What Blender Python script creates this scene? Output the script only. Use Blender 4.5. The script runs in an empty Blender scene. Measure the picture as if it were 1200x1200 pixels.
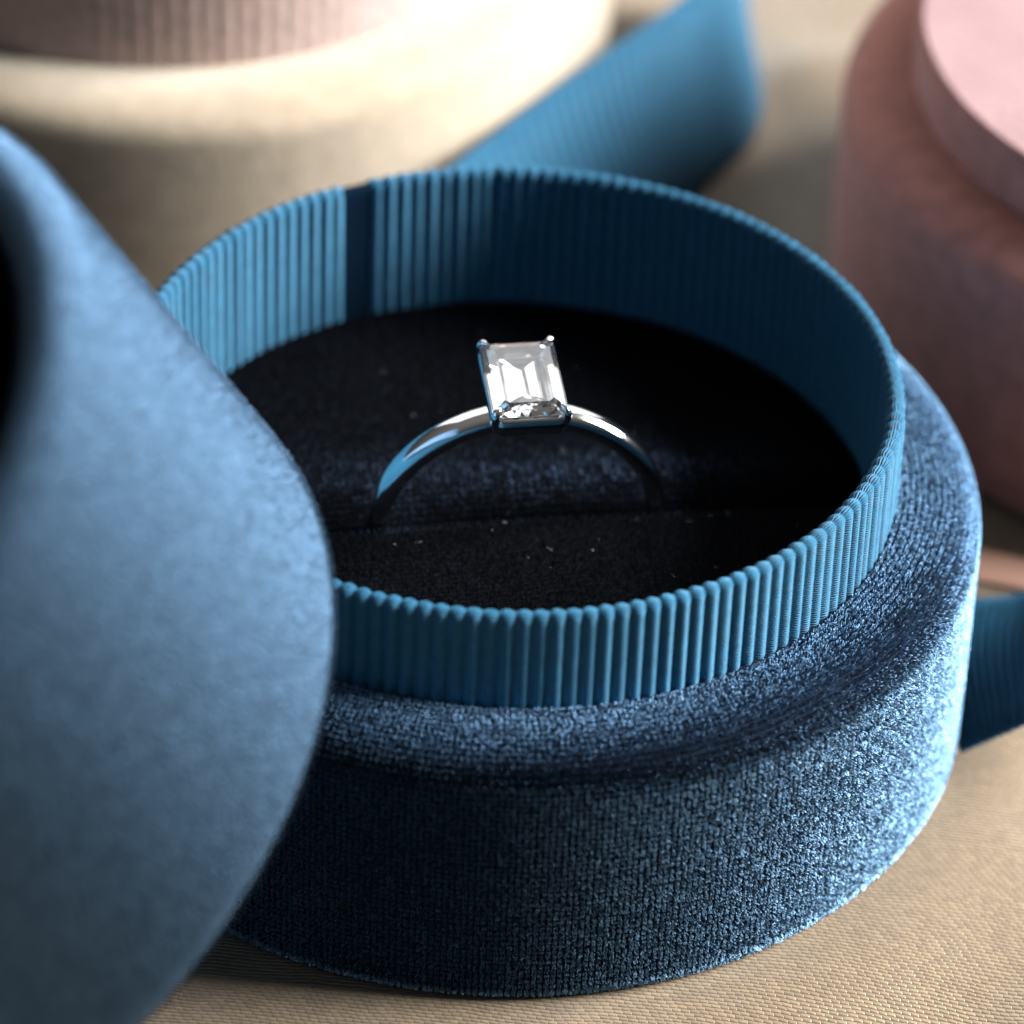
import bpy, math
import numpy as np
from mathutils import Matrix, Vector

# ------------------------------------------------------------------ camera, world, light, exposure (1 unit = 1 cm)
sc = bpy.context.scene
sc.unit_settings.system = 'METRIC'
sc.unit_settings.scale_length = 0.01
R = math.radians

cam_data = bpy.data.cameras.new('camera')
cam = bpy.data.objects.new('camera', cam_data)
sc.collection.objects.link(cam)
CAM_R = Vector((0.99927342, 0.02219585, 0.03098346))
CAM_U = Vector((-0.03810368, 0.6001356, 0.79899022))
CAM_W = Vector((0.00086001, 0.79959027, -0.6005453))
m = Matrix.Identity(4)
for i in range(3):
    m[i][0] = CAM_R[i]; m[i][1] = CAM_U[i]; m[i][2] = -CAM_W[i]
m.translation = (0.0, -25.05, 20.3155)
cam.matrix_world = m
cam_data.sensor_width = 36.0
cam_data.lens = 5617.92 / 1200.0 * 36.0
cam_data.clip_start = 0.5
cam_data.clip_end = 500.0
cam_data.dof.use_dof = True
cam_data.dof.focus_distance = 29.85
cam_data.dof.aperture_fstop = 0.1685 / 0.74
sc.camera = cam

world = bpy.data.worlds.new('World')
sc.world = world
world.use_nodes = True
wn = world.node_tree
wn.nodes.clear()
w_out = wn.nodes.new('ShaderNodeOutputWorld')
w_bg = wn.nodes.new('ShaderNodeBackground')
w_tc = wn.nodes.new('ShaderNodeTexCoord')
w_sep = wn.nodes.new('ShaderNodeSeparateXYZ')
w_ramp = wn.nodes.new('ShaderNodeValToRGB')
wn.links.new(w_tc.outputs['Generated'], w_sep.inputs[0])
w_map = wn.nodes.new('ShaderNodeMapRange')
w_map.inputs[1].default_value = -1.0
w_map.inputs[2].default_value = 1.0
wn.links.new(w_sep.outputs['Z'], w_map.inputs[0])
wn.links.new(w_map.outputs[0], w_ramp.inputs[0])
w_ramp.color_ramp.elements[0].position = 0.5
w_ramp.color_ramp.elements[0].color = (0.03, 0.03, 0.033, 1)
w_ramp.color_ramp.elements[1].position = 1.0
w_ramp.color_ramp.elements[1].color = (1.0, 0.97, 0.92, 1)
wn.links.new(w_ramp.outputs[0], w_bg.inputs['Color'])
w_bg.inputs['Strength'].default_value = 0.19
wn.links.new(w_bg.outputs[0], w_out.inputs[0])


def area_lamp(name, loc, target, sx, sy, power, color):
    d = bpy.data.lights.new(name, 'AREA')
    d.shape = 'RECTANGLE'; d.size = sx; d.size_y = sy
    d.energy = power; d.color = color
    o = bpy.data.objects.new(name, d)
    sc.collection.objects.link(o)
    o.location = loc
    o.rotation_euler = (Vector(target) - Vector(loc)).to_track_quat('-Z', 'Y').to_euler()
    return o


# the window on the right
area_lamp('window_light', (83, 14, 46), (0, 0, 1), 50, 42, 680000, (1.0, 0.985, 0.96))
# added broad rear lamp, brightens the stone facets and the velvet sheen
area_lamp('rear_fill_light', (0, 90, 75), (0, 0, 1), 170, 100, 90000, (0.97, 0.985, 1.0))

sc.view_settings.view_transform = 'Standard'
sc.view_settings.look = 'None'
sc.view_settings.exposure = 0.0
sc.view_settings.gamma = 1.0
sc.view_settings.use_curve_mapping = False
sc.render.engine = 'CYCLES'
sc.cycles.max_bounces = 20
sc.cycles.transmission_bounces = 20
sc.cycles.glossy_bounces = 8
sc.cycles.diffuse_bounces = 1
sc.cycles.use_denoising = True
sc.cycles.use_adaptive_sampling = False
sc.cycles.blur_glossy = 0.3
sc.cycles.sample_clamp_indirect = 8.0

rng = np.random.default_rng(7)
COL = sc.collection


# ------------------------------------------------------------------ helpers
def tag(o, label=None, cat=None, group=None, kind=None):
    if label: o['label'] = label
    if cat: o['category'] = cat
    if group: o['group'] = group
    if kind: o['kind'] = kind
    return o


def empty(name, loc=(0, 0, 0), mat=None):
    o = bpy.data.objects.new(name, None)
    o.empty_display_size = 0.3
    COL.objects.link(o)
    if mat is not None:
        o.matrix_world = mat
    else:
        o.location = loc
    return o


def mesh_obj(name, V, F, material, parent=None, smooth=True):
    """V (n,3); F (m,k) all quads or all triangles (list of arrays also accepted)"""
    me = bpy.data.meshes.new(name)
    V = np.asarray(V, dtype=np.float32)
    if not isinstance(F, (list, tuple)):
        F = [F]
    F = [np.asarray(f, dtype=np.int32) for f in F if len(f)]
    loops = np.concatenate([f.ravel() for f in F])
    sizes = np.concatenate([np.full(len(f), f.shape[1], dtype=np.int32) for f in F])
    starts = np.concatenate([[0], np.cumsum(sizes)[:-1]]).astype(np.int32)
    me.vertices.add(len(V)); me.vertices.foreach_set('co', V.ravel())
    me.loops.add(len(loops)); me.loops.foreach_set('vertex_index', loops)
    me.polygons.add(len(sizes)); me.polygons.foreach_set('loop_start', starts)
    me.update(calc_edges=True)
    me.validate()
    me.polygons.foreach_set('use_smooth', np.full(len(me.polygons), bool(smooth)))
    me.materials.append(material)
    o = bpy.data.objects.new(name, me)
    COL.objects.link(o)
    o.parent = parent
    return o


def grid_faces(nu, nv, wrap_u=False, wrap_v=False):
    """vertex (i,j) -> i*nv+j"""
    iu = np.arange(nu if wrap_u else nu - 1)
    iv = np.arange(nv if wrap_v else nv - 1)
    I, J = np.meshgrid(iu, iv, indexing='ij')
    I2, J2 = (I + 1) % nu, (J + 1) % nv
    return np.stack([I * nv + J, I2 * nv + J, I2 * nv + J2, I * nv + J2], -1).reshape(-1, 4)


def arc(cx, cz, r, a0, a1, n):
    t = np.radians(np.linspace(a0, a1, n))
    return [(cx + r * math.cos(a), cz + r * math.sin(a)) for a in t]


def revolve(profile, nseg, wobble=None):
    P = np.array(profile, float)
    th = np.linspace(0, 2 * np.pi, nseg, endpoint=False)
    r = P[None, :, 0] * np.ones((nseg, 1)); z = P[None, :, 1] * np.ones((nseg, 1))
    if wobble is not None:
        r, z = wobble(th[:, None], r, z)
    V = np.stack([r * np.cos(th)[:, None], r * np.sin(th)[:, None], z], -1).reshape(-1, 3)
    return V, grid_faces(nseg, len(P), wrap_u=True)


def smooth_noise(x, y, seed, oct=3, f=1.0):
    """sum of sines, cheap periodic-free smooth noise in -1..1"""
    g = np.random.default_rng(seed)
    out = np.zeros_like(np.asarray(x, float)); tot = 0
    for o in range(oct):
        for k in range(4):
            a = g.uniform(0, 2 * np.pi); ph = g.uniform(0, 2 * np.pi); ff = f * (1.9 ** o) * g.uniform(.7, 1.3)
            w = 0.6 ** o
            out = out + w * np.sin(ff * (x * math.cos(a) + y * math.sin(a)) + ph); tot += w
    return out / tot * 1.8


# ------------------------------------------------------------------ materials
def new_mat(name):
    mt = bpy.data.materials.new(name)
    mt.use_nodes = True
    nt = mt.node_tree
    return mt, nt, nt.nodes['Principled BSDF'], nt.nodes, nt.links


def velvet(name, base, sheen, weight=1.0, srough=0.35, pile=False, tone=0.35, blotch=4.0, bump_scale=26.0, lobe=0.0, sigma=0.5, root=0.04, nap=False):
    mt, nt, b, N, L = new_mat(name)
    b.inputs['Roughness'].default_value = 0.9
    b.inputs['Specular IOR Level'].default_value = 0.05
    b.inputs['Sheen Weight'].default_value = weight
    b.inputs['Sheen Roughness'].default_value = srough
    b.inputs['Sheen Tint'].default_value = (*sheen, 1)
    sh = N.new('ShaderNodeBsdfSheen'); sh.distribution = 'ASHIKHMIN'
    sh.inputs['Roughness'].default_value = sigma
    sh.inputs['Color'].default_value = (*[c * lobe for c in sheen], 1)
    adds = N.new('ShaderNodeAddShader')
    L.new(b.outputs[0], adds.inputs[0]); L.new(sh.outputs[0], adds.inputs[1])
    L.new(adds.outputs[0], N['Material Output'].inputs['Surface'])
    tc = N.new('ShaderNodeTexCoord')
    nz = N.new('ShaderNodeTexNoise'); nz.inputs['Scale'].default_value = blotch; nz.inputs['Detail'].default_value = 4
    L.new(tc.outputs['Object'], nz.inputs['Vector'])
    if pile:
        at = N.new('ShaderNodeAttribute'); at.attribute_name = 'tone'
        tp = N.new('ShaderNodeAttribute'); tp.attribute_name = 'tip'
        pw = N.new('ShaderNodeMath'); pw.operation = 'POWER'; pw.inputs[1].default_value = 1.1
        L.new(tp.outputs['Fac'], pw.inputs[0])
        mx = N.new('ShaderNodeMix'); mx.data_type = 'RGBA'
        L.new(at.outputs['Fac'], mx.inputs['Factor'])
        mx.inputs['A'].default_value = (*[c * (1 - tone) for c in base], 1)
        mx.inputs['B'].default_value = (*[c * (1 + tone) for c in base], 1)
        rt = N.new('ShaderNodeMix'); rt.data_type = 'RGBA'
        L.new(pw.outputs[0], rt.inputs['Factor'])
        rt.inputs['A'].default_value = (*[c * root for c in base], 1)  # roots darkened in the colour, painting in the shade between fibres
        L.new(mx.outputs['Result'], rt.inputs['B'])
        L.new(rt.outputs['Result'], b.inputs['Base Color'])
        m2 = N.new('ShaderNodeMix'); m2.data_type = 'RGBA'
        L.new(pw.outputs[0], m2.inputs['Factor'])
        m2.inputs['A'].default_value = (0, 0, 0, 1)
        m2.inputs['B'].default_value = (*sheen, 1)
        L.new(m2.outputs['Result'], b.inputs['Sheen Tint'])
        m3 = N.new('ShaderNodeMix'); m3.data_type = 'RGBA'; m3.blend_type = 'MULTIPLY'; m3.inputs['Factor'].default_value = 1
        L.new(m2.outputs['Result'], m3.inputs['A']); m3.inputs['B'].default_value = (lobe, lobe, lobe, 1)
        L.new(m3.outputs['Result'], sh.inputs['Color'])
        an = N.new('ShaderNodeAttribute'); an.attribute_name = 'pile_normal'
        vt = N.new('ShaderNodeVectorTransform'); vt.vector_type = 'NORMAL'; vt.convert_from = 'OBJECT'; vt.convert_to = 'WORLD'
        L.new(an.outputs['Vector'], vt.inputs[0])
        L.new(vt.outputs[0], b.inputs['Normal'])
        a2 = N.new('ShaderNodeAttribute'); a2.attribute_name = 'pile_axis'
        v2 = N.new('ShaderNodeVectorTransform'); v2.vector_type = 'NORMAL'; v2.convert_from = 'OBJECT'; v2.convert_to = 'WORLD'
        L.new(a2.outputs['Vector'], v2.inputs[0]); L.new(v2.outputs[0], sh.inputs['Normal'])
    else:
        mr = N.new('ShaderNodeMapRange'); mr.inputs[3].default_value = 1 - tone; mr.inputs[4].default_value = 1 + tone
        L.new(nz.outputs['Fac'], mr.inputs[0])
        mm = N.new('ShaderNodeMix'); mm.data_type = 'RGBA'; mm.blend_type = 'MULTIPLY'; mm.inputs['Factor'].default_value = 1
        mm.inputs['A'].default_value = (*base, 1)
        L.new(mr.outputs[0], mm.inputs['B'])
        L.new(mm.outputs['Result'], b.inputs['Base Color'])
        n2 = N.new('ShaderNodeTexNoise'); n2.inputs['Scale'].default_value = bump_scale; n2.inputs['Detail'].default_value = 2
        L.new(tc.outputs['Object'], n2.inputs['Vector'])
        bp = N.new('ShaderNodeBump'); bp.inputs['Strength'].default_value = 0.55; bp.inputs['Distance'].default_value = 0.03
        L.new(n2.outputs['Fac'], bp.inputs['Height'])
        if nap:      # the pile is brushed to one side: shade with the leaning direction stored on the mesh
            an = N.new('ShaderNodeAttribute'); an.attribute_name = 'pile_normal'
            vt = N.new('ShaderNodeVectorTransform'); vt.vector_type = 'NORMAL'; vt.convert_from = 'OBJECT'; vt.convert_to = 'WORLD'
            L.new(an.outputs['Vector'], vt.inputs[0]); L.new(vt.outputs[0], bp.inputs['Normal'])
        L.new(bp.outputs[0], b.inputs['Normal']); L.new(bp.outputs[0], sh.inputs['Normal'])
    return mt


def grosgrain(name, base, tick=(0, 0, 1), freq=1 / 0.0175, rough=0.55, uvaxis=False):
    """ribbed ribbon: the ribs are geometry, the fine cross threads are relief"""
    mt, nt, b, N, L = new_mat(name)
    b.inputs['Roughness'].default_value = rough
    b.inputs['Specular IOR Level'].default_value = 0.15
    b.inputs['Sheen Weight'].default_value = 0.22
    b.inputs['Sheen Roughness'].default_value = 0.5
    b.inputs['Sheen Tint'].default_value = (0.16, 0.62, 1.0, 1)
    at = N.new('ShaderNodeAttribute'); at.attribute_name = 'weft'
    mu = N.new('ShaderNodeMath'); mu.operation = 'MULTIPLY'; mu.inputs[1].default_value = 2 * math.pi * freq
    L.new(at.outputs['Fac'], mu.inputs[0])
    tc = N.new('ShaderNodeTexCoord')
    nz = N.new('ShaderNodeTexNoise'); nz.inputs['Scale'].default_value = 14; nz.inputs['Detail'].default_value = 3
    L.new(tc.outputs['Object'], nz.inputs['Vector'])
    ad = N.new('ShaderNodeMath'); ad.operation = 'MULTIPLY_ADD'; ad.inputs[1].default_value = 9.0
    L.new(nz.outputs['Fac'], ad.inputs[0]); L.new(mu.outputs[0], ad.inputs[2])
    sn = N.new('ShaderNodeMath'); sn.operation = 'SINE'; L.new(ad.outputs[0], sn.inputs[0])
    bp = N.new('ShaderNodeBump'); bp.inputs['Strength'].default_value = 0.8; bp.inputs['Distance'].default_value = 0.005
    L.new(sn.outputs[0], bp.inputs['Height']); L.new(bp.outputs[0], b.inputs['Normal'])
    mr = N.new('ShaderNodeMapRange'); mr.inputs[1].default_value = 0.3; mr.inputs[2].default_value = 0.7
    mr.inputs[3].default_value = 0.8; mr.inputs[4].default_value = 1.2
    L.new(nz.outputs['Fac'], mr.inputs[0])
    mm = N.new('ShaderNodeMix'); mm.data_type = 'RGBA'; mm.blend_type = 'MULTIPLY'; mm.inputs['Factor'].default_value = 1
    mm.inputs['A'].default_value = (*base, 1); L.new(mr.outputs[0], mm.inputs['B'])
    L.new(mm.outputs['Result'], b.inputs['Base Color'])
    return mt


def set_attr(o, name, arr):
    arr = np.asarray(arr, np.float32)
    if arr.ndim == 1:
        a = o.data.attributes.new(name, 'FLOAT', 'POINT'); a.data.foreach_set('value', arr)
    else:
        a = o.data.attributes.new(name, 'FLOAT_VECTOR', 'POINT'); a.data.foreach_set('vector', arr.ravel())


def satin(name, base):
    mt, nt, b, N, L = new_mat(name)
    tc = N.new('ShaderNodeTexCoord')
    mp = N.new('ShaderNodeMapping'); mp.inputs['Rotation'].default_value = (0, 0, R(4))
    L.new(tc.outputs['Object'], mp.inputs[0])
    nz0 = N.new('ShaderNodeTexNoise'); nz0.inputs['Scale'].default_value = 1.3; nz0.inputs['Detail'].default_value = 3
    L.new(mp.outputs[0], nz0.inputs['Vector'])
    wv = N.new('ShaderNodeVectorMath'); wv.operation = 'MULTIPLY_ADD'
    wv.inputs[1].default_value = (0.12, 0.12, 0); L.new(nz0.outputs['Color'], wv.inputs[0]); L.new(mp.outputs[0], wv.inputs[2])
    def mth(op, a, b_=None):
        q = N.new('ShaderNodeMath'); q.operation = op
        for k_, v_ in enumerate((a, b_)):
            if v_ is None: continue
            if isinstance(v_, (int, float)): q.inputs[k_].default_value = v_
            else: L.new(v_, q.inputs[k_])
        return q.outputs[0]
    sx = N.new('ShaderNodeSeparateXYZ'); L.new(wv.outputs[0], sx.inputs[0])
    yy = mth('DIVIDE', sx.outputs['Y'], 0.031)
    row = mth('FLOOR', yy)
    wn_ = N.new('ShaderNodeTexWhiteNoise'); wn_.noise_dimensions = '1D'; L.new(row, wn_.inputs['W'])
    xx = mth('ADD', mth('DIVIDE', sx.outputs['X'], 0.058), mth('ADD', mth('MULTIPLY', row, 0.382), mth('MULTIPLY', wn_.outputs['Value'], 0.18)))
    vy = mth('POWER', mth('ABSOLUTE', mth('SINE', mth('MULTIPLY', yy, math.pi))), 0.7)
    vx = mth('POWER', mth('ABSOLUTE', mth('SINE', mth('MULTIPLY', xx, math.pi))), 0.35)
    hh = mth('MULTIPLY', vy, mth('ADD', mth('MULTIPLY', vx, 0.6), 0.4))
    cv = N.new('ShaderNodeCombineXYZ'); L.new(mth('FLOOR', xx), cv.inputs[0]); L.new(row, cv.inputs[1])
    w2 = N.new('ShaderNodeTexWhiteNoise'); w2.noise_dimensions = '2D'; L.new(cv.outputs[0], w2.inputs['Vector'])
    shade = mth('MULTIPLY', mth('ADD', mth('MULTIPLY', hh, 0.75), 0.35), mth('ADD', mth('MULTIPLY', w2.outputs['Value'], 0.45), 0.72))
    bp = N.new('ShaderNodeBump'); bp.inputs['Strength'].default_value = 0.75; bp.inputs['Distance'].default_value = 0.010
    L.new(mth('ADD', hh, mth('MULTIPLY', w2.outputs['Value'], 0.25)), bp.inputs['Height'])
    L.new(bp.outputs[0], b.inputs['Normal'])
    nz = N.new('ShaderNodeTexNoise'); nz.inputs['Scale'].default_value = 18; nz.inputs['Detail'].default_value = 4
    L.new(mp.outputs[0], nz.inputs['Vector'])
    mr = N.new('ShaderNodeMapRange'); mr.inputs[3].default_value = 0.85; mr.inputs[4].default_value = 1.15
    L.new(nz.outputs['Fac'], mr.inputs[0])
    m1 = N.new('ShaderNodeMix'); m1.data_type = 'RGBA'; m1.blend_type = 'MULTIPLY'; m1.inputs['Factor'].default_value = 0.7
    m1.inputs['A'].default_value = (*base, 1); L.new(shade, m1.inputs['B'])
    m2 = N.new('ShaderNodeMix'); m2.data_type = 'RGBA'; m2.blend_type = 'MULTIPLY'; m2.inputs['Factor'].default_value = 1
    L.new(m1.outputs['Result'], m2.inputs['A']); L.new(mr.outputs[0], m2.inputs['B'])
    L.new(m2.outputs['Result'], b.inputs['Base Color'])
    b.inputs['Roughness'].default_value = 0.36
    b.inputs['Specular IOR Level'].default_value = 0.6
    b.inputs['Sheen Weight'].default_value = 0.2
    return mt


BLUE_BASE, BLUE_SHEEN = (0.30, 0.60, 1.0), (0.36, 0.66, 1.0)
M_velvet = velvet('blue_velvet', (0.004, 0.008, 0.017), BLUE_SHEEN, 0.02, 0.25, tone=0.4)
M_pile = velvet('blue_velvet_pile', (0.27, 0.55, 0.96), BLUE_SHEEN, 0.5, 0.3, pile=True, lobe=1.5, sigma=0.42, tone=0.22, root=0.10)
LID_BASE = (0.096, 0.182, 0.300)
M_lid = velvet('blue_lid_velvet', LID_BASE, BLUE_SHEEN, 0.3, 0.3, tone=0.45, blotch=9.0, bump_scale=40.0, nap=True)
M_lid_pile = velvet('blue_lid_velvet_pile', LID_BASE, BLUE_SHEEN, 0.25, 0.3, pile=True, tone=0.30, root=0.9)
NAVY_BASE, NAVY_SHEEN = (0.0008, 0.001, 0.002), (0.10, 0.20, 0.42)
M_navy = velvet('navy_velvet', NAVY_BASE, NAVY_SHEEN, 0.08, 0.25)
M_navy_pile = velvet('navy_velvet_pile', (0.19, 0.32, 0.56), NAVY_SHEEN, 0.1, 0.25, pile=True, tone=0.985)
M_beige = velvet('beige_velvet', (0.30, 0.245, 0.182), (1.0, 0.96, 0.9), 1.0, 0.4, tone=0.28, blotch=6.0, bump_scale=45.0)
M_pink = velvet('dusky_pink_velvet', (0.38, 0.165, 0.140), (1.0, 0.70, 0.64), 0.9, 0.4, tone=0.45, blotch=6.0, bump_scale=30.0)
M_pink_top = velvet('pale_pink_velvet', (0.22, 0.135, 0.14), (1.0, 0.85, 0.85), 0.4, 0.4, tone=0.22, blotch=1.6)
M_ribbon = grosgrain('blue_grosgrain', (0.0105, 0.067, 0.128))
M_ribbon_pink = grosgrain('blush_grosgrain', (0.40, 0.28, 0.235))
M_satin = satin('champagne_satin', (0.158, 0.112, 0.064))


def plain(name, base, rough=0.6, metallic=0.0, spec=0.5):
    mt, nt, b, N, L = new_mat(name)
    tc = N.new('ShaderNodeTexCoord')
    nz = N.new('ShaderNodeTexNoise'); nz.inputs['Scale'].default_value = 30; nz.inputs['Detail'].default_value = 4
    L.new(tc.outputs['Object'], nz.inputs['Vector'])
    mr = N.new('ShaderNodeMapRange'); mr.inputs[3].default_value = rough * 0.8; mr.inputs[4].default_value = rough * 1.2
    L.new(nz.outputs['Fac'], mr.inputs[0]); L.new(mr.outputs[0], b.inputs['Roughness'])
    b.inputs['Base Color'].default_value = (*base, 1)
    b.inputs['Metallic'].default_value = metallic
    b.inputs['Specular IOR Level'].default_value = spec
    return mt


M_metal = plain('polished_platinum', (0.86, 0.86, 0.87), 0.09, 1.0)
M_seam = plain('dark_seam_ribbon', (0.0016, 0.007, 0.016), 0.9, spec=0.02)
M_lint = plain('pale_lint', (0.4, 0.4, 0.42), 0.7)
M_pinkrib = plain('dusky_pink_ribbon', (0.42, 0.24, 0.18), 0.5)

mt, nt, b, N, L = new_mat('clear_gemstone')
b.inputs['Base Color'].default_value = (1, 1, 1, 1)
b.inputs['Roughness'].default_value = 0.0
b.inputs['IOR'].default_value = 2.42
b.inputs['Transmission Weight'].default_value = 1.0
M_stone = mt


# ------------------------------------------------------------------ pile of velvet (short fibres as slim triangles)
def make_pile(name, P, Nn, lean, material, parent, per=10, length=0.034, width=0.0058, spread=0.0142, jt=0.045, jf=0.03, tuft_tone=None, T1=None, T2=None):
    """P, Nn, lean (n,3): tuft roots, surface normals, nap direction"""
    n = len(P)
    idx = np.repeat(np.arange(n), per)
    k = len(idx)
    tuft_j = rng.normal(0, jt, (n, 3))
    tuft_t = np.clip(rng.normal(0.5, 0.2, n), 0, 1) if tuft_tone is None else np.clip(tuft_tone, 0, 1)
    base = P[idx] + T1[idx] * rng.uniform(-spread, spread, (k, 1)) + T2[idx] * rng.uniform(-spread, spread, (k, 1))
    nn = Nn[idx]
    dr = nn + lean[idx] * 0.15 + tuft_j[idx] * 0.8 + rng.normal(0, 0.055, (k, 3))
    dr /= np.linalg.norm(dr, axis=1)[:, None]
    ln = length * rng.uniform(0.6, 1.15, (k, 1))
    side = np.cross(dr, rng.normal(0, 1, (k, 3)))
    side /= np.linalg.norm(side, axis=1)[:, None]
    base = base - nn * 0.006
    V = np.stack([base, base + dr * ln + side * width * .5, base + dr * ln - side * width * .5], 1).reshape(-1, 3)
    pn = nn + lean[idx] + tuft_j[idx] + rng.normal(0, jf, (k, 3))
    pn /= np.linalg.norm(pn, axis=1)[:, None]
    F = np.arange(3 * k).reshape(-1, 3)
    o = mesh_obj(name, V, F, material, parent)
    set_attr(o, 'pile_normal', np.repeat(pn, 3, 0))
    pa = nn + tuft_j[idx] + rng.normal(0, jf, (k, 3))
    pa /= np.linalg.norm(pa, axis=1)[:, None]
    set_attr(o, 'pile_axis', np.repeat(pa, 3, 0))
    tone = np.clip(tuft_t[idx] * (1 + rng.normal(0, 0.16, k)), 0, 1)
    set_attr(o, 'tone', np.repeat(tone, 3))
    set_attr(o, 'tip', np.tile([0.0, 1.0, 1.0], k))
    o['kind'] = 'stuff'
    return o


def profile_tufts(profile, pitch, a0=0.0, a1=2 * math.pi, nap=(0, -0.5), jit=0.08):
    """tufts on a grid over a surface of revolution; nap = (around, along profile)"""
    P = np.array(profile, float)
    seg = np.linalg.norm(np.diff(P, axis=0), axis=1)
    s = np.concatenate([[0], np.cumsum(seg)])
    rows = np.arange(pitch / 2, s[-1], pitch)
    r = np.interp(rows, s, P[:, 0]); z = np.interp(rows, s, P[:, 1])
    dr = np.interp(np.clip(rows + .02, 0, s[-1]), s, P[:, 0]) - np.interp(np.clip(rows - .02, 0, s[-1]), s, P[:, 0])
    dz = np.interp(np.clip(rows + .02, 0, s[-1]), s, P[:, 1]) - np.interp(np.clip(rows - .02, 0, s[-1]), s, P[:, 1])
    nrm = np.hypot(dr, dz); dr /= nrm; dz /= nrm
    ncol = int((a1 - a0) * P[:, 0].max() / pitch)
    out = []
    for i in range(len(rows)):
        keep = max(1, int(round(ncol * r[i] / P[:, 0].max()))) if r[i] < P[:, 0].max() * .7 else ncol
        th = a0 + (np.arange(keep) + rng.uniform(-jit, jit, keep)) * (a1 - a0) / keep
        c, sn = np.cos(th), np.sin(th)
        jr = rng.uniform(-jit, jit, keep) * pitch
        rr = r[i] + dr[i] * jr
        out.append(np.concatenate([
            np.stack([rr * c, rr * sn, z[i] + dz[i] * jr], -1),
            np.stack([dz[i] * c, dz[i] * sn, np.full(keep, -dr[i])], -1),     # outward normal (profile runs upward)
            np.stack([-sn, c, 0 * c], -1),
            np.stack([dr[i] * c, dr[i] * sn, np.full(keep, dz[i])], -1)], 1))
    A = np.concatenate(out)
    Pp, Nn, T1, T2 = A[:, :3], A[:, 3:6], A[:, 6:9], A[:, 9:12]
    lean = T1 * nap[0] + T2 * nap[1]
    # patches where the nap is brushed another way
    w = smooth_noise(Pp[:, 0] * 1.3 + Pp[:, 2] * .7, Pp[:, 1] * 1.3 + Pp[:, 2], 11, 2, 1.0)[:, None]
    lean = lean + (T1 * 0.13 + T2 * 0.10) * w
    return Pp, Nn, lean, T1, T2


# ------------------------------------------------------------------ ground: champagne satin cloth
BOXES = [((0, 0), 3.05), ((-2.78, 7.12), 3.42), ((5.53, 4.70), 3.30), ((-4.4, -3.4), 3.0)]
gx = np.concatenate([np.linspace(-45, -9, 40)[:-1], np.linspace(-9, 9, 181), np.linspace(9, 45, 40)[1:]])
gy = np.concatenate([np.linspace(-30, -9, 24)[:-1], np.linspace(-9, 16, 251), np.linspace(16, 60, 44)[1:]])
X, Y = np.meshgrid(gx, gy, indexing='ij')
mask = np.ones_like(X)
for (c, r) in BOXES:
    d = np.hypot(X - c[0], Y - c[1])
    mask *= np.clip((d - r - 0.15) / 1.4, 0, 1)
mask = mask * mask * (3 - 2 * mask)
ridge = smooth_noise(X * 0.9 + Y * 0.25, Y * 0.8, 5, 3, 1.1)
Z = -0.16 * mask + 0.20 * mask * ridge
for (fx, fy, fa, fw, fh) in ((5.4, -2.2, 62, 0.55, 0.16), (3.6, -4.4, 38, 0.6, 0.10), (2.6, 5.6, 100, 0.32, 0.10), (2.4, 8.0, 20, 0.4, 0.12), (0.5, -5.0, 8, 0.5, 0.08), (4.6, -4.6, 75, 0.35, 0.09)):
    ca, sa = math.cos(R(fa)), math.sin(R(fa))
    across = -(X - fx) * sa + (Y - fy) * ca; along = (X - fx) * ca + (Y - fy) * sa
    Z = Z + mask * fh * np.exp(-((across + 0.12 * np.sin(along * 0.9)) / fw) ** 2) * np.exp(-(along / 3.2) ** 2)
ground = mesh_obj('satin_ground', np.stack([X, Y, Z], -1).reshape(-1, 3), grid_faces(len(gx), len(gy)), M_satin)
tag(ground, 'champagne satin cloth spread under all the boxes', 'cloth', kind='structure')


# ------------------------------------------------------------------ boxes
H2, H1, RO, RC = 1.90, 2.593, 3.05, 2.5


def drum_profile(s=1.0, ro=RO, h=H2, rin=2.455):
    """outside of a velvet drum, from the underside up to the shoulder"""
    p = [(0.3, 0.012), (ro - 0.30, 0.012)]
    p += arc(ro - 0.085, 0.095, 0.08, -80, 0, 6)
    p += [(ro - 0.005, 0.4), (ro, 0.9), (ro, h - 0.50)]
    p += [(ro - 0.47 + 0.47 * math.cos(R(t)) ** 0.8, h - 0.30 + 0.285 * math.sin(R(t)) ** 0.8) for t in np.linspace(0, 84, 14)]
    p += [(rin + 0.06, h - 0.012), (rin, h - 0.012)]
    return [(a * s, b_ * s) for a, b_ in p]


def dense(profile, step=0.04):
    P = np.array(profile, float); out = [P[0]]
    for a, b_ in zip(P[:-1], P[1:]):
        n = max(1, int(np.linalg.norm(b_ - a) / step))
        for k in range(1, n + 1): out.append(a + (b_ - a) * k / n)
    return np.array(out)


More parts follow.
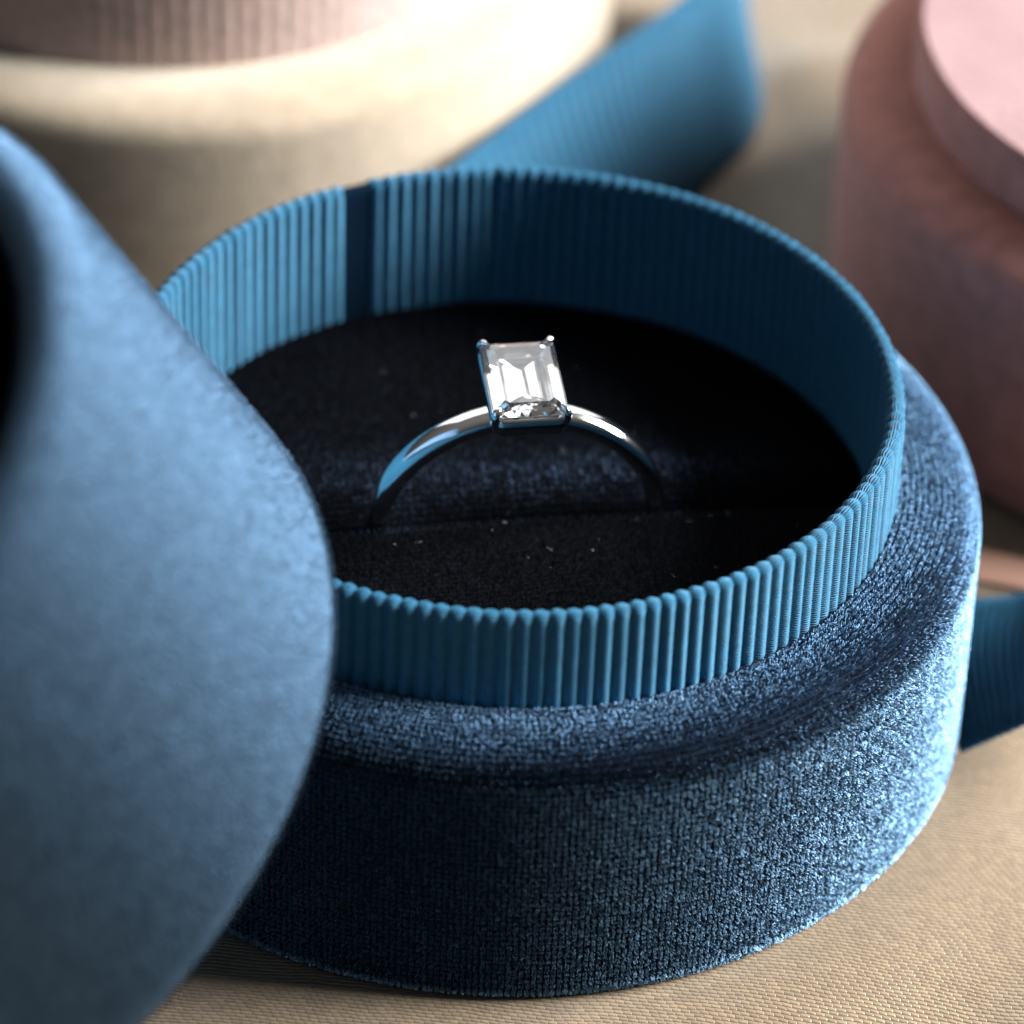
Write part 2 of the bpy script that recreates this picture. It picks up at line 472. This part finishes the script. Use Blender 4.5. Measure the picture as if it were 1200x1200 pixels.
def collar(name, s, r_out, z_bot, z_top, z_in, nrib, mat, parent, gap=None, amp=0.029, segs=14, thick=0.10, wob=0.012):
    """ribbed ribbon wrapped over the rim: outer wall, rolled edge, inner wall; ribs are real ridges"""
    ro, ri = r_out * s, (r_out - thick) * s
    rad = thick * s / 2
    prof = [(ro, z_bot + (z_top - rad - z_bot) * k / 5) for k in range(6)]
    prof += arc(ro - rad, z_top - rad, rad, 12, 168, 10)
    prof += [(ri, z_top - rad - (z_top - rad - z_in) * k / 6) for k in range(0, 7)]
    P = np.array(prof)
    d = np.gradient(P, axis=0); d /= np.linalg.norm(d, axis=1)[:, None]
    nr, nz = d[:, 1], -d[:, 0]                      # outward of the band
    slen = np.concatenate([[0], np.cumsum(np.linalg.norm(np.diff(P, axis=0), axis=1))])
    g0, g1 = gap if gap else (0, 0)
    span = 2 * np.pi - (g1 - g0)
    nseg = nrib * segs
    u = np.linspace(0, 1, nseg + 1) if gap else np.linspace(0, 1, nseg, endpoint=False)
    th = g1 + u * span
    jitter = smooth_noise(th * 6, th * 0, 21, 3, 1.4) * 0.06          # uneven rib spacing
    ph = u * nrib + (jitter if gap else 0)
    rib = np.abs(np.sin(np.pi * ph)) ** 0.85
    per_rib = np.random.default_rng(5).uniform(0.78, 1.12, nrib + 2)[np.clip(np.floor(ph).astype(int), 0, nrib + 1)]
    rib = rib * per_rib
    ramp = 1 + 0.12 * smooth_noise(th * 5, th * 2, 22, 2, 2.0)
    h = (rib * ramp - 0.55) * amp * s
    off = wob * s * smooth_noise(np.cos(th) * 3, np.sin(th) * 3, 23, 3, 1.1)
    dzt = 0.6 * wob * s * smooth_noise(np.cos(th) * 3, np.sin(th) * 3, 29, 3, 1.3)
    if gap:      # the ends of the ribbon lift a little beside the seam
        dg = np.minimum(u, 1 - u) * span
        off = off + 0.020 * np.exp(-(dg / 0.03) ** 2)
        dzt = dzt - 0.015 * np.exp(-(dg / 0.05) ** 2)
        d2 = np.abs((th - R(94.3) + np.pi) % (2 * np.pi) - np.pi)       # a second, faint join
        off = off + 0.022 * np.exp(-(d2 / 0.016) ** 2)
        h = h * (1 - 0.7 * np.exp(-(d2 / 0.02) ** 2))
    hgt = np.clip((P[:, 1] - z_bot) / (z_top - z_bot), 0, 1)
    roll = 1 - 0.5 * np.clip(np.abs(nz), 0, 1)
    r = P[None, :, 0] + (nr * roll)[None] * h[:, None] + off[:, None]
    z = P[None, :, 1] + (nz * roll)[None] * h[:, None] + dzt[:, None] * hgt[None]
    V = np.stack([r * np.cos(th)[:, None], r * np.sin(th)[:, None], z], -1).reshape(-1, 3)
    o = mesh_obj(name, V, grid_faces(len(th), len(P), wrap_u=not gap), mat, parent)
    set_attr(o, 'weft', np.tile(slen, len(th)))
    return o


# --- the open blue box
box = empty('ring_box')
tag(box, 'open round blue velvet ring box with ribbed collar, in sharp focus', 'ring box')
bp = drum_profile()
V, F = revolve(dense(bp, 0.08), 220)
wall = mesh_obj('velvet_wall', V, F, M_velvet, box)
for part_, nap_ in ((bp[2:14], (-0.34, 0.04)), (bp[13:-1], (0.05, -0.28))):
    Pt, Nt, Lt, T1, T2 = profile_tufts(part_, 0.040, nap=nap_)
    make_pile('velvet_pile', Pt, Nt, Lt, M_pile, wall, per=24, T1=T1, T2=T2)
GAP = (R(114.8), R(119.2))
coll = collar('collar', 1.0, RC, 1.83, H1, 1.40, 154, M_ribbon, box, gap=GAP)
th = np.linspace(GAP[0] - 0.03, GAP[1] + 0.03, 14)
sp = [(RC - 0.012, 1.84), (RC - 0.012, H1 - 0.06)] + arc(RC - 0.05, H1 - 0.062, 0.038, 15, 165, 9) + [(RC - 0.083, H1 - 0.12), (RC - 0.083, 1.42)]
sp = np.array(sp)
V = np.stack([sp[None, :, 0] * np.cos(th)[:, None], sp[None, :, 0] * np.sin(th)[:, None], sp[None, :, 1] + 0 * th[:, None]], -1).reshape(-1, 3)
mesh_obj('seam_strip', V, grid_faces(len(th), len(sp)), M_seam, coll)

# --- pads with the slot between them
SLOT_A = R(9.6)
SLOT_P = np.array([0.07, -0.171, 0.0])
ts = np.array([math.cos(SLOT_A), math.sin(SLOT_A), 0]); ns = np.array([-math.sin(SLOT_A), math.cos(SLOT_A), 0])
RPAD = 2.39
c_off = -SLOT_P[:2]
cs, cn = c_off @ ts[:2], c_off @ ns[:2]           # box centre in slot coordinates


def pad_z(s, n, front):
    r2 = ((s - cs) ** 2 + (n - cn) ** 2) / RPAD ** 2
    z = 1.53 + 0.10 * (1 - r2) + 0.008 * smooth_noise(s, n, 31 + front, 2, 2.2)
    w = 0.13 if front else 0.40
    dd = np.clip(1 - (np.abs(n) - 0.05) / w, 0, 1)
    z = z - (0.22 if front else 0.20) * dd ** 2
    return z + (0.045 if front else 0.0)


def pad(front):
    sgn = -1 if front else 1
    nmax = (RPAD - cn) if front else (RPAD + cn)
    nn = 0.05 + (nmax - 0.052) * np.linspace(0, 1, 90) ** 1.6
    u = np.linspace(-1, 1, 121)
    n = sgn * nn
    half = np.sqrt(np.clip(RPAD ** 2 - (n - cn) ** 2, 1e-6, None))
    S = cs + half[:, None] * u[None]
    Nn = n[:, None] + 0 * S
    Z = pad_z(S, Nn, front)
    V = SLOT_P + S[..., None] * ts + Nn[..., None] * ns
    V[..., 2] = Z
    # a skirt down into the slot closes the pad
    low = V[0].copy(); low[:, 2] -= 0.5
    V = np.concatenate([low[None], V], 0)
    F = grid_faces(V.shape[0], V.shape[1])
    if not front: F = F[:, ::-1]
    o = mesh_obj('pad', V.reshape(-1, 3), F, M_navy, box)
    o['label'] = 'front half of the dark navy velvet ring pad' if front else 'rear half of the dark navy velvet ring pad'
    pitch = 0.042
    A, B = np.meshgrid(np.arange(-2.6, 2.6, pitch), np.arange(0.06, nmax, pitch), indexing='ij')
    A = (A + rng.uniform(-.1, .1, A.shape) * pitch).ravel(); B = sgn * (B + rng.uniform(-.1, .1, B.shape) * pitch).ravel()
    ok = (A - cs) ** 2 + (B - cn) ** 2 < (RPAD - 0.03) ** 2
    A, B = A[ok], B[ok]
    e = 0.01
    z0 = pad_z(A, B, front)
    zs = (pad_z(A + e, B, front) - z0) / e; zn = (pad_z(A, B + sgn * e, front) - z0) / (sgn * e)
    P = SLOT_P + A[:, None] * ts + B[:, None] * ns; P[:, 2] = z0
    Nv = np.array([0, 0, 1.0]) - zs[:, None] * ts - zn[:, None] * ns
    Nv /= np.linalg.norm(Nv, axis=1)[:, None]
    T1 = np.tile(ts, (len(A), 1)); T2 = np.cross(Nv, T1)
    lean = T2 * (-0.1) + T1 * 0.15 * smooth_noise(A, B, 77, 2, 2.0)[:, None]
    # light painted as paler tufts along the slot and in a few sheen patches
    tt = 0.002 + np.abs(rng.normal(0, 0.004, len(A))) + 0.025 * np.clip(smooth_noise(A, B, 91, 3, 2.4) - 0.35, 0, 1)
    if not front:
        lit_strip = np.exp(-(np.clip(B - 0.30, 0, 9) / 0.30) ** 2) * np.clip(1.25 - np.abs(A - 0.1) / 1.5, 0, 1) * np.clip(0.75 + 0.5 * smooth_noise(A, B * 2, 95, 3, 3.0), 0.1, 1.3)
        tt = tt + lit_strip * rng.uniform(0.15, 1.0, len(A))
        lean = lean - T2 * 0.25 * lit_strip[:, None]
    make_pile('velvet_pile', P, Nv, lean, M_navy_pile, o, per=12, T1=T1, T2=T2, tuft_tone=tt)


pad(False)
pad(True)

# ------------------------------------------------------------------ the ring
TILT = R(5.5)                                      # leans a little towards the viewer
RING_C = np.array([0.05, -0.175, 1.575])
RMID, BW, BT = 0.900, 0.096, 0.074                 # middle radius, half width, half thickness
zax = np.array([0, 0, 1.0])
up_r = math.cos(TILT) * zax - math.sin(TILT) * ns   # up in the ring's own plane
ax_r = math.cos(TILT) * ns + math.sin(TILT) * zax   # finger axis
ring_m = Matrix([[ts[0], ax_r[0], up_r[0], RING_C[0]], [ts[1], ax_r[1], up_r[1], RING_C[1]], [ts[2], ax_r[2], up_r[2], RING_C[2]], [0, 0, 0, 1]])
ring = empty('ring', mat=ring_m)
tag(ring, 'polished white metal ring with a rectangular clear stone in the box slot', 'ring')
# band: D section (flat inside, rounded outside)
nt_, ns_ = 240, 28
phi = np.linspace(0, 2 * np.pi, ns_, endpoint=False)
rad_p = np.sign(np.sin(phi)) * np.abs(np.sin(phi)) ** np.where(np.sin(phi) > 0, 0.95, 0.45) * np.where(np.sin(phi) > 0, BT * 1.15, BT * 0.7)
ax_p = np.sign(np.cos(phi)) * np.abs(np.cos(phi)) ** 0.8 * BW
th = np.linspace(0, 2 * np.pi, nt_, endpoint=False)
rr = RMID + rad_p[None]
V = np.stack([rr * np.sin(th)[:, None], ax_p[None] + 0 * th[:, None], rr * np.cos(th)[:, None]], -1).reshape(-1, 3)
mesh_obj('band', V, grid_faces(nt_, ns_, True, True), M_metal, ring)

# stone: step-cut rectangle with cropped corners
SW, SL = 0.240, 0.360                              # half width, half length
GZ = 1.195                                         # girdle height over the ring centre


def oct_ring(sw, sl, c, z):
    return [(sw - c, sl, z), (sw, sl - c, z), (sw, -sl + c, z), (sw - c, -sl, z), (-sw + c, -sl, z), (-sw, -sl + c, z), (-sw, sl - c, z), (-sw + c, sl, z)]


CR = 0.05
tiers = [oct_ring(SW * .654, SL * .754, CR * .654, GZ + .053), oct_ring(SW * .847, SL * .887, CR * .847, GZ + .033),
         oct_ring(SW, SL, CR, GZ + .006), oct_ring(SW, SL, CR, GZ - .010),
         oct_ring(SW * .726, SL * .827, CR * .726, GZ - .063), oct_ring(SW * .259, SL * .477, CR * .259, GZ - .150)]
V = np.array([v for t in tiers for v in t])
kl = np.array([(0, SL * .325, GZ - .195), (0, -SL * .325, GZ - .195)])
V = np.concatenate([V, kl])
quads = []
for t in range(len(tiers) - 1):
    for i in range(8):
        j = (i + 1) % 8
        quads.append((t * 8 + i, t * 8 + j, (t + 1) * 8 + j, (t + 1) * 8 + i))
lb = (len(tiers) - 1) * 8; k0, k1 = len(tiers) * 8, len(tiers) * 8 + 1
tris = [(lb + 0, lb + 1, k0), (lb + 2, lb + 3, k1), (lb + 3, lb + 4, k1), (lb + 4, lb + 5, k1), (lb + 6, lb + 7, k0), (lb + 7, lb + 0, k0)]
quads += [(lb + 1, lb + 2, k1, k0), (lb + 5, lb + 6, k0, k1)]
table = np.array([list(range(8))[::-1]])
stone = mesh_obj('stone', V, [np.array(quads), np.array(tris), table], M_stone, ring, smooth=False)
import bmesh
bm = bmesh.new(); bm.from_mesh(stone.data); bmesh.ops.recalc_face_normals(bm, faces=bm.faces); bm.to_mesh(stone.data); bm.free()
stone.data.polygons.foreach_set('use_smooth', np.zeros(len(stone.data.polygons), dtype=bool))


def tube_mesh(path, radii, nside=10):
    P = np.array(path, float); n = len(P)
    rad = np.array(radii if hasattr(radii, '__len__') else [radii] * n, float)
    T = np.gradient(P, axis=0); T /= np.linalg.norm(T, axis=1)[:, None]
    ref = np.array([0.13, 0.31, 0.94]); V = []
    u = np.cross(T[0], ref); u /= np.linalg.norm(u)
    for i in range(n):
        u = u - T[i] * (u @ T[i]); u /= np.linalg.norm(u)
        v = np.cross(T[i], u)
        a = np.linspace(0, 2 * np.pi, nside, endpoint=False)
        V.append(P[i] + rad[i] * (np.cos(a)[:, None] * u + np.sin(a)[:, None] * v))
    V = np.array(V).reshape(-1, 3)
    F = grid_faces(n, nside, False, True)
    caps = np.array([list(range(nside))[::-1], list(range((n - 1) * nside, n * nside))])
    return V, [F, caps]


def bez(p0, p1, p2, n):
    t = np.linspace(0, 1, n)[:, None]
    p0, p1, p2 = map(np.array, (p0, p1, p2))
    return (1 - t) ** 2 * p0 + 2 * t * (1 - t) * p1 + t * t * p2


# basket: a rounded rectangular rail under the girdle with a deep front and rear gallery
def rail(sw, sl, c, z, rx, rz, dip):
    pts = []
    for (cx, cy, a0) in ((sw - c, sl - c, 0), (-sw + c, sl - c, 90), (-sw + c, -sl + c, 180), (sw - c, -sl + c, 270)):
        for a in np.linspace(a0, a0 + 90, 7):
            pts.append((cx + c * math.cos(R(a)), cy + c * math.sin(R(a))))
    dn = []
    for a, b_ in zip(pts, pts[1:] + pts[:1]):
        for k in range(4):
            dn.append((a[0] + (b_[0] - a[0]) * k / 4, a[1] + (b_[1] - a[1]) * k / 4))
    C = np.array(dn); T = np.roll(C, -1, 0) - np.roll(C, 1, 0); T /= np.linalg.norm(T, axis=1)[:, None]
    O = np.stack([T[:, 1], -T[:, 0]], 1)
    a = np.linspace(0, 2 * np.pi, 12, endpoint=False)
    V = np.zeros((len(C), 12, 3))
    V[..., :2] = C[:, None] + O[:, None] * (rx * np.cos(a))[None, :, None]
    V[..., 2] = z + rz * np.sin(a)[None] - dip * (1 - (C[:, 0] / sw) ** 2)[:, None] * 0
    return V.reshape(-1, 3), grid_faces(len(C), 12, True, True)


V, F = rail(SW * .93, SL * .95, 0.06, GZ - 0.085, 0.028, 0.068, 0)
bask = mesh_obj('basket', V, F, M_metal, ring)
V, F = rail(SW * .62, SL * .60, 0.05, GZ - 0.19, 0.022, 0.024, 0)
mesh_obj('lower_rail', V, F, M_metal, bask)
for sx in (1, -1):
    for sy in (1, -1):
        path = bez((sx * SW * .52, sy * SL * .45, GZ - 0.21), (sx * SW * .98, sy * SL * .96, GZ - 0.14), (sx * (SW - .012), sy * (SL - .012), GZ + 0.0), 9)
        path = np.concatenate([path, bez((sx * (SW - .012), sy * (SL - .012), GZ + 0.005), (sx * (SW - .014), sy * (SL - .014), GZ + 0.044), (sx * (SW - .048), sy * (SL - .052), GZ + 0.050), 6)[1:]])
        n = len(path)
        rd = np.interp(np.arange(n), [0, 8, n - 3, n - 2, n - 1], [0.028, 0.027, 0.024, 0.020, 0.010])
        V, F = tube_mesh(path, rd, 12)
        mesh_obj('claw', V, F, M_metal, ring)

# ------------------------------------------------------------------ the lid leaning upside down on the collar
LID_C = np.array([-3.54799, -3.04410, 1.49559]); LID_A = np.array([0.49089636, 0.19246676, -0.84969248]); LID_L = 3.03
za = -LID_A                                        # closed face at z=0, mouth at z=+L
xa = np.cross([0, 0, 1.0], za); xa /= np.linalg.norm(xa); ya = np.cross(za, xa)
lid_m = Matrix([[xa[0], ya[0], za[0], LID_C[0]], [xa[1], ya[1], za[1], LID_C[1]], [xa[2], ya[2], za[2], LID_C[2]], [0, 0, 0, 1]])
lid = empty('box_lid', mat=lid_m)
tag(lid, 'large blurred blue velvet lid leaning against the open ring box', 'box lid')
lp = [(0.05, 0.0), (RO - 0.5, 0.0), (RO - 0.30, 0.005)] + arc(RO - 0.28, 0.28, 0.28, -80, 0, 9) + [(RO, 1.2), (RO, 2.4)]
lp += [(RO, LID_L - 0.42)] + arc(RO - 0.21, LID_L - 0.21, 0.21, 0, 155, 11)
V, F = revolve(dense(lp, 0.1), 200)
shell = mesh_obj('velvet_shell', V, F, M_lid, lid)
LID_NAP = -1.15
vn = np.zeros(len(shell.data.vertices) * 3, np.float32); shell.data.vertices.foreach_get('normal', vn); vn = vn.reshape(-1, 3)
va = np.arctan2(V[:, 1], V[:, 0]); rw = np.hypot(vn[:, 0], vn[:, 1])
sgn = np.where((vn[:, 0] * np.cos(va) + vn[:, 1] * np.sin(va)) < 0, -1.0, 1.0)[:, None] if np.median(vn[:, 0] * np.cos(va) + vn[:, 1] * np.sin(va)) < 0 else 1.0
vn = vn * sgn
pn = vn + LID_NAP * rw[:, None] * np.stack([-np.sin(va), np.cos(va), 0 * va], -1)
set_attr(shell, 'pile_normal', pn / np.linalg.norm(pn, axis=1)[:, None])
li = [(RO - 0.385, LID_L - 0.13), (RO - 0.41, LID_L - 0.35), (RO - 0.41, 0.35), (RO - 0.5, 0.2), (0.05, 0.2)]
V, F = revolve(dense(li, 0.15), 160)
mesh_obj('lining', V, F, M_navy, lid)
Pt, Nt, Lt, T1, T2 = profile_tufts(lp[1:], 0.040, nap=(LID_NAP, 0.0))
make_pile('velvet_pile', Pt, Nt, Lt, M_lid_pile, shell, per=5, length=0.040, width=0.005, spread=0.020, jt=0.05, T1=T1, T2=T2)

# ------------------------------------------------------------------ beige box behind
S = 1.124
bb = empty('ring_box', (-2.78, 7.12, 0))
tag(bb, 'large blurred beige velvet box with blush ribbed collar behind the blue box', 'ring box')
V, F = revolve(dense(drum_profile(S), 0.1), 160)
mesh_obj('velvet_wall', V, F, M_beige, bb)
collar('collar', S, RC, 1.85 * S, H1 * S + 0.25, 1.5 * S, 138, M_ribbon_pink, bb, segs=8, amp=0.006)
pp = [(0.05, 1.9 * S), (1.8, 1.88 * S), (2.41 * S, 1.8 * S)]
V, F = revolve(dense(pp, 0.2), 96)
mesh_obj('pad', V, F[:, ::-1], M_beige, bb)

# ------------------------------------------------------------------ pink box on the right
S = 1.081
pk = empty('ring_box', (5.53, 4.70, 0))
tag(pk, 'blurred dusky pink velvet box with raised pale pink top', 'ring box')
V, F = revolve(dense(drum_profile(S, ro=2.97), 0.1), 160)
mesh_obj('velvet_wall', V, F, M_pink, pk)
zt = H2 * S + 0.47
V, F = revolve(dense([(2.70, H2 * S - 0.06), (2.70, zt - 0.06)] + arc(2.65, zt - 0.055, 0.05, 0, 70, 5), 0.1), 160)
rp = mesh_obj('raised_rim', V, F, M_pink, pk)
V, F = revolve(dense([(2.668, zt - 0.004), (2.4, zt + 0.004), (1.2, zt + 0.03), (0.03, zt + 0.035)], 0.1), 160)
mesh_obj('top_pad', V, F, M_pink_top, pk)


# ------------------------------------------------------------------ ribbons
def spline(pts, n):
    P = np.array(pts, float); k = len(P)
    t = np.concatenate([[0], np.cumsum(np.linalg.norm(np.diff(P, axis=0), axis=1))]); t /= t[-1]
    Pm = np.concatenate([[2 * P[0] - P[1]], P, [2 * P[-1] - P[-2]]])
    out = []
    for u in np.linspace(0, k - 1 - 1e-9, n):
        i = int(u); f = u - i
        p0, p1, p2, p3 = Pm[i:i + 4]
        out.append(.5 * ((2 * p1) + (-p0 + p2) * f + (2 * p0 - 5 * p1 + 4 * p2 - p3) * f * f + (-p0 + 3 * p1 - 3 * p2 + p3) * f ** 3))
    return np.array(out)


def ribbon(name, A, B, mat, nrib, bulge=0.0, amp=0.02, thick=0.03, segs=8, nw=9):
    n = nrib * segs + 1
    a, b_ = spline(A, n), spline(B, n)
    w = np.linspace(0, 1, nw)
    mid = a[:, None] * (1 - w)[None, :, None] + b_[:, None] * w[None, :, None]
    T = np.gradient((a + b_) / 2, axis=0); W = b_ - a
    Nn = np.cross(T, W); Nn /= np.linalg.norm(Nn, axis=1)[:, None]
    u = np.linspace(0, nrib, n)
    h = (np.abs(np.sin(np.pi * u)) ** .65 - .5) * amp
    bl = bulge * np.sin(np.pi * w)
    edge = np.ones(nw); edge[0] = edge[-1] = 0.4
    top = mid + Nn[:, None] * (h[:, None] * edge[None] + bl[None] + thick / 2)[..., None]
    bot = mid + Nn[:, None] * (-h[:, None] * edge[None] + bl[None] - thick / 2)[..., None]
    ring_ = np.concatenate([top, bot[:, ::-1]], 1)
    m_ = ring_.shape[1]
    F = grid_faces(n, m_, False, True)
    V = ring_.reshape(-1, 3)
    caps = np.array([list(range(m_))[::-1], list(range((n - 1) * m_, n * m_))])
    o = mesh_obj(name, V, [F, caps], mat)
    wl = np.concatenate([w, w[::-1]]) * np.linalg.norm(W, axis=1).mean()
    set_attr(o, 'weft', np.tile(wl, n))
    return o


rb = ribbon('ribbon', [(0.0, 3.75, .05), (0.85, 5.2, .05), (1.5, 6.3, .05), (1.83, 7.0, .05), (1.86, 7.9, .05), (1.5, 9.0, .05)],
            [(-.62, 3.95, 1.5), (.3, 5.35, 1.5), (1.18, 6.6, 1.5), (1.55, 7.4, 1.5), (1.68, 8.2, 1.5), (1.45, 9.1, 1.5)], M_ribbon, 60, bulge=-0.06)
tag(rb, 'wide blue ribbed ribbon standing on edge between beige and pink boxes', 'ribbon')
rt = ribbon('ribbon', [(3.06, -0.50, .03), (3.44, -0.55, .32), (3.95, -0.62, .72), (4.7, -0.5, 1.1)],
            [(3.02, 1.12, .04), (3.54, 0.86, .32), (4.05, 0.8, .72), (4.85, 0.9, 1.1)], M_ribbon, 24, bulge=0.14)
tag(rt, 'blue ribbed ribbon tail rising from the cloth right of the ring box', 'ribbon')
pr = ribbon('ribbon', [(2.95, 1.45, .012), (3.6, 1.30, .012), (4.6, 0.9, .012)], [(3.05, 1.85, .012), (3.7, 1.62, .012), (4.7, 1.2, .012)], M_pinkrib, 8, bulge=0.02, amp=0.0, thick=0.014)
tag(pr, 'narrow dusky pink ribbon lying on satin above the blue ribbon tail', 'ribbon')

# ------------------------------------------------------------------ lint on the pads
Vs, Fs, base_i = [], [], 0
for k in range(60):
    front = rng.uniform() < 0.75
    for _ in range(40):
        s0, n0 = rng.uniform(-2.1, 2.1), (rng.uniform(-2.1, -0.2) if front else rng.uniform(0.2, 2.2))
        if (s0 - cs) ** 2 + (n0 - cn) ** 2 < 2.2 ** 2: break
    z0 = float(pad_z(np.array(s0), np.array(n0), front)) + 0.05
    p = SLOT_P + s0 * ts + n0 * ns; p[2] = z0
    ln = min(0.07, 0.014 * math.exp(rng.normal(0.2, 0.7)))
    d = rng.normal(0, 1, 3); d[2] = abs(d[2]) * 0.4; d /= np.linalg.norm(d)
    bend = rng.normal(0, 1, 3) * ln * 0.7; bend[2] = abs(bend[2]) * .5
    V, F = tube_mesh(bez(p, p + d * ln * .5 + bend, p + d * ln, 6), rng.uniform(0.0004, 0.0008), 4)
    Vs.append(V); Fs.append(F[0] + base_i); base_i += len(V)
lint = mesh_obj('lint', np.concatenate(Vs), np.concatenate(Fs), M_lint)
tag(lint, 'tiny pale lint hairs scattered over the dark ring pad', 'lint', kind='stuff')
